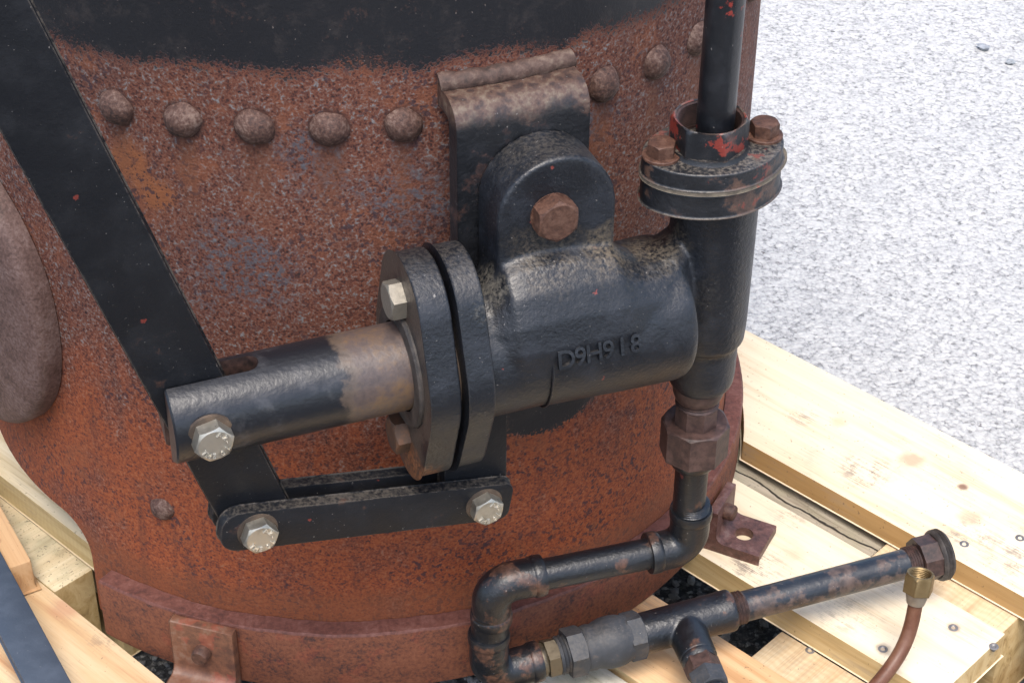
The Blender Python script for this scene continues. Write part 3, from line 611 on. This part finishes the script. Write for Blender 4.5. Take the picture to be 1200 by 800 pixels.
def marking(parent, c, ax, rad, rot, size=.0048):
    x, y, a = basis(ax); bm = NB()
    for txt, a0, st in (('A2-70', 62, -31), ('THE', 205, 26)):
        for i, ch in enumerate(txt):
            an = radians(a0+st*i)+rot; flip = 1 if st < 0 else -1
            u = x*cos(an)+y*sin(an); ty = u*flip; tx = ty.cross(Vector(ax).normalized())
            add_glyph(bm, ch, size, .0007, lambda q: Vector(c) + u*rad + tx*q.x + ty*q.y + Vector(ax).normalized()*(q.z+.0001))
    obj('bolt_marking', bm, MARK, parent, 30)
def bolt(parent, s, e, z, rot, R_=.0158, h=.0115, wash=True):
    bm = NB(); hexhead(bm, P(s, e, z), N, R_, h, rot=rot, cham=.93, dome=.0)
    b = obj('hex_bolt', bm, BOLT, parent, 30); marking(b, P(s, e+h, z), N, R_*.62, rot*.3)
    if wash: bm = NB(); lathe(bm, P(s, e-.0022, z), N, [(0, R_+.002), (.0016, R_+.0015), (.0022, R_*.9), (.0022, 0)], 36); obj('grime_collar', bm, GREASE, b)
    return b
bolt(pl, -.2100, EA+.0279, .3335, radians(12), .0124, .0095)
# lever: flat bar
ld = Vector((-.310, 1)).normalized(); lw = Vector((ld.y, -ld.x))
def LV(a_, b_, e): q = Vector((-.2094, .332)) + ld*a_ + lw*b_; return P(q.x, e, q.y)
bm = NB(); prism(bm, [LV(a_, b_, EA-.0055) for a_, b_ in ((-.112, -.0215), (-.112, .0215), (.45, .0222), (.45, -.0222))], N*.011, .0012, 2)
o = obj('pump_lever', bm, FLAT, None, 35, None, LV(-.11, 0, EA)); tag(o, 'long flat black bar slanting up to the left through the plunger slot', 'lever')
# links
ldir = Vector((.1525, -.0253)).normalized(); lup = Vector((-ldir.y, ldir.x)); L0 = Vector((-.1845, .2405)); LL = .153
def link(e0, e1, name, label):
    bm = NB(); pts = []; hw = .0150; rr = .0125; x0, x1 = -.0235, LL+.0195
    for cx, cy, a0 in ((x0+rr, hw-rr, pi/2), (x0+rr, -hw+rr, pi), (x1-rr*.6, -hw+rr*.6, 3*pi/2), (x1-rr*.6, hw-rr*.6, 2*pi)):
        r_ = rr if cx < .05 else rr*.6
        for i in range(7): a = a0+pi/2*i/6; q = L0+ldir*(cx+r_*cos(a))+lup*(cy+r_*sin(a)); pts.append(P(q.x, e0, q.y))
    prism(bm, pts, N*(e1-e0), .0010, 2)
    o = obj(name, bm, FLAT, None, 35, None, P(L0.x, e0, L0.y)); return tag(o, label, 'link bar', 'bars linking the lever to the pump bracket')
lf = link(EA+.0062, EA+.0142, 'link_bar', 'front short black bar with two bright hex bolts below the plunger')
link(EA-.0142, EA-.0062, 'link_bar', 'back short black bar nearest the boiler, mostly hidden behind the front bar')
for i, k in enumerate((0, LL)):
    q = L0+ldir*k; bolt(lf, q.x, EA+.0152, q.y, radians(8 if i == 0 else 20), .0110 if i else .0116, .0085)
lf.data.name = 'front_link'

# ------------------------------------------------------------------ pipework under the pump
pw = thing('delivery_pipework', 'worn black pipe run with elbows, union nut and check valve hanging below the pump', 'pipework', P(VS, EA, .03))
def part(name, fn, mt, ang=35, label=None, parent=None):
    bm = NB(); fn(bm); return obj(name, bm, mt, parent or pw, ang, label)
O = P(VS, EA, 0)
part('reducer', lambda b: lathe(b, O, Z, [(.2625, 0), (.2625, .0172), (.256, .0172), (.251, .0155), (.249, .0140), (.2485, .0150), (.247, .0140), (.2455, .015), (.244, .014), (.244, 0)], 48), RNUT)
part('union_tail', lambda b: hexhead(b, O+Z*.226, Z, .0152, .0195, 8, radians(10), .98), RNUT)
def union_nut(b):
    hexhead(b, O+Z*.203, Z, .0236, .0265, 8, radians(28), .965)
part('union_nut', union_nut, RNUT, 28)
part('union_collar', lambda b: lathe(b, O, Z, [(.2035, 0), (.2035, .0172), (.197, .0168), (.193, .0150), (.191, .0125), (.191, 0)], 48), PIPE)
part('vertical_pipe', lambda b: lathe(b, O, Z, [(.142, .0114), (.192, .0116)], 40), PIPE)
E1 = P(.1275, EA, .1155); E2 = P(-.0185, .349, .1165); d1 = (E2-E1).normalized()
def elbow(b, A, c, Bq, r, rb, la, lb, band=True):
    A, c, Bq = Vector(A), Vector(c), Vector(Bq); u = (A-c).normalized(); v = (Bq-c).normalized(); br_ = r*1.15
    pts = [c+u*la] + bend(c+u, c, c+v, br_, 10) + [c+v*lb]; tube(b, pts, r, 36)
    for d, l in ((u, la), (v, lb)):
        lathe(b, c+d*(l-.008), d, [(0, r*.98), (.0015, rb*.985), (.003, rb), (.0072, rb), (.0088, rb*.97), (.0088, r*.6)], 40)
part('elbow', lambda b: elbow(b, E1+Z, E1, E1+d1, .0142, .0152, .0345, .030), PIPE, 40, 'rust patched elbow below the union nut')
part('thread', lambda b: lathe(b, E1+Z*.0345, Z, [(0, .0140)]+[(i*.0009, .0130 if i % 2 else .0122) for i in range(1, 8)]+[(.0072, .011)], 32), PIPE)
part('horizontal_pipe', lambda b: tube(b, [E1+d1*.028, E2-d1*.032], .0112, 40), PIPE)
part('elbow', lambda b: elbow(b, E2-d1, E2, E2-Z, .0140, .0150, .0365, .033), PIPE, 40, 'black elbow turning down at the left of the pipe run')
E3 = P(-.0205, .3495, .0305); d2 = (P(.340, .368, .0440)-E3).normalized()
part('nipple', lambda b: lathe(b, (E2+E3)/2, Z, [(-.02, .0135), (.02, .0135)], 32), PIPE)
part('elbow', lambda b: elbow(b, E3+Z, E3, E3+d2, .0140, .0151, .041, .038), PIPE, 40, 'lowest elbow, at the foot of the pipe run')
W = lambda q: E3 + d2*q
def seg_(q0, prof): return lambda b: lathe(b, W(q0), d2, prof, 44)
cv = part('check_valve', seg_(.071, [(0, .013), (.0, .0150), (.003, .0168), (.007, .0172), (.010, .0166), (.013, .0178), (.018, .0191), (.025, .0193), (.030, .0186), (.033, .0176), (.036, .0170), (.036, .01)]), GREYV, 40, 'bulging grey check valve')
part('ferrule', seg_(.0365, [(0, .012), (.0005, .0122), (.003, .0130), (.006, .0122), (.007, .011)]), BRASSD, 40, None, cv)
part('gland_hexagon', lambda b: hexhead(b, W(.043), d2, .0148, .0095, 6, radians(20), .95), BRASSD, 28, 'dirty brass hexagon', cv)
part('gland_ring', seg_(.052, [(0, .012), (.0, .0135), (.002, .0146), (.003, .0133), (.0045, .0146), (.006, .0133), (.0075, .0142), (.0085, .011)]), GREYV, 40, None, cv)
part('valve_hexagon', lambda b: hexhead(b, W(.059), d2, .0188, .0135, 6, radians(35), .97), GREYV, 28, None, cv)
part('valve_hexagon', lambda b: hexhead(b, W(.1055), d2, .0186, .0125, 6, radians(35), .97), GREYV, 28, None, cv)
TQ = .151
def tee(b):
    lathe(b, W(.114), d2, [(0, 0), (0, .0145), (.004, .0153), (.03, .0155), (.062, .0155), (.0685, .0160), (.0745, .0160), (.076, .0150), (.076, 0)], 44)
    bd = (N*.075 - T*.010 - Z*.002).normalized(); lathe(b, W(TQ), bd, [(0, .013), (.016, .0142), (.03, .0140), (.036, .0140), (.0375, .013), (.0375, 0)], 44)
tb = (N*.075 - T*.010 - Z*.002).normalized()
te = part('tee', tee, PIPE, 0, 'rust patched tee'); remesh(te, .0011, 6)
part('branch_reducer', lambda b: lathe(b, W(TQ)+tb*.036, tb, [(0, 0), (0, .0134), (.0015, .0138), (.004, .0132), (.006, .0122), (.006, 0)], 40), PIPE)
part('branch_hexagon', lambda b: hexhead(b, W(TQ)+tb*.041, tb, .0134, .012, 6, radians(15), .95), RNUT, 28)
part('branch_nut', lambda b: hexhead(b, W(TQ)+tb*.0535, tb, .0140, .015, 6, radians(40), .95), GREYV, 28)
part('branch_tail', lambda b: tube(b, [W(TQ)+tb*.068, W(TQ)+tb*.12], .010, 32), PIPE)
part('thread', lambda b: lathe(b, W(.1895), d2, [(0, .010)]+[(i*.0012, .0128 if i % 2 else .0118) for i in range(0, 9)]+[(.011, .0110)], 40), RNUT)
part('outlet_pipe', lambda b: tube(b, [W(.198), W(.335)], .0115, 44), PIPEG)
part('thread', lambda b: lathe(b, W(.333), d2, [(0, .0114)]+[(i*.0010, .0128 if i % 2 else .0120) for i in range(0, 10)]+[(.0105, .0116)], 40), RNUT)
ef = part('end_fitting', lambda b: hexhead(b, W(.3425), d2, .0178, .0155, 8, radians(10), .99), RNUT, 28, 'dark red rusted octagonal end fitting')
part('end_thread', lambda b: lathe(b, W(.357), d2, [(0, .011), (0, .0178), (.0015, .0196)]+[(.0015+i*.0011, .0201 if i % 2 else .0189) for i in range(1, 7)]+[(.0092, .0184), (.0085, .0150), (.004, .0146), (.004, 0)], 56), DARK, 30, None, ef)

# ------------------------------------------------------------------ copper tube with a brass nut
cn = P(.2855, .4215, .0745); cdv = (T*.16 - N*.22 + Z*1.0).normalized()
cp = thing('copper_tube', 'bent copper tube with an open brass nut leaning up beside the end fitting', 'tube', P(.20, .46, .001))
A0 = cn - cdv*.004; pts = [A0, A0 - cdv*.012]
p2 = P(.295, .394, -.012+.012); 
ctl = [A0-cdv*.012, A0-cdv*.040, P(.268, .437, .024), P(.242, .448, .0145)]
def bez(c, n=14):
    out = []
    for i in range(1, n+1):
        t_ = i/n; out.append(c[0]*(1-t_)**3+c[1]*3*t_*(1-t_)**2+c[2]*3*t_*t_*(1-t_)+c[3]*t_**3)
    return out
bm = NB(); tube(bm, pts + bez(ctl) + [P(.21, .462, .0068), P(.16, .482, .0058)], .0054, 28); obj('tube', bm, COPPER, cp, 50)
bm = NB(); lathe(bm, cn-cdv*.012, cdv, [(0, .0055), (0, .0066), (.006, .0080), (.0085, .0083), (.0085, .005)], 32); obj('ferrule', bm, TIN, cp)
x, y, a = basis(cdv); mm = 60; rings = []
def hexr2(t_, Rr): k_ = (t_) % (pi/3) - pi/6; return Rr*cos(pi/6)/cos(k_)
def rg(fr, h_): return [cn + a*h_ + (x*cos(2*pi*i/mm)+y*sin(2*pi*i/mm))*fr(2*pi*i/mm) for i in range(mm)]
rings = [rg(lambda t_: .0083, -.0035), rg(lambda t_: hexr2(t_, .0112), -.0025), rg(lambda t_: hexr2(t_, .0112), .0105), rg(lambda t_: min(hexr2(t_, .0112), .0100), .0117), rg(lambda t_: .0096, .0128), rg(lambda t_: .0084, .0128)]
h_ = .0124
while h_ > 0: rings += [rg(lambda t_: .0081, h_), rg(lambda t_: .0076, h_-.0006)]; h_ -= .0014
rings += [rg(lambda t_: .001, 0)]
bm = NB(); loft(bm, rings); obj('brass_nut', bm, BRASS, cp, 30)

# ------------------------------------------------------------------ stones on the ground
rnd = random.Random(3)
for (xx, yy, rr_, lb) in ((.805, .85, .0095, 'small grey stone lying on the pale ground in the upper right'), (.829, .81, .006, 'tiny grey chip on the pale ground just below the grey stone')):
    bm = NB(); stone(bm, Vector((xx, yy, -.12+rr_*.3)), rr_, rnd); bmesh.ops.subdivide_edges(bm, edges=bm.edges[:], cuts=1, smooth=.6)
    o = obj('pebble', bm, mat_rust('grey stone', (.12, .13, .14), (.25, .27, .29), (.38, .39, .4), 120, .4, .8), None, 40, None, (xx, yy, -.12)); tag(o, lb, 'stone')
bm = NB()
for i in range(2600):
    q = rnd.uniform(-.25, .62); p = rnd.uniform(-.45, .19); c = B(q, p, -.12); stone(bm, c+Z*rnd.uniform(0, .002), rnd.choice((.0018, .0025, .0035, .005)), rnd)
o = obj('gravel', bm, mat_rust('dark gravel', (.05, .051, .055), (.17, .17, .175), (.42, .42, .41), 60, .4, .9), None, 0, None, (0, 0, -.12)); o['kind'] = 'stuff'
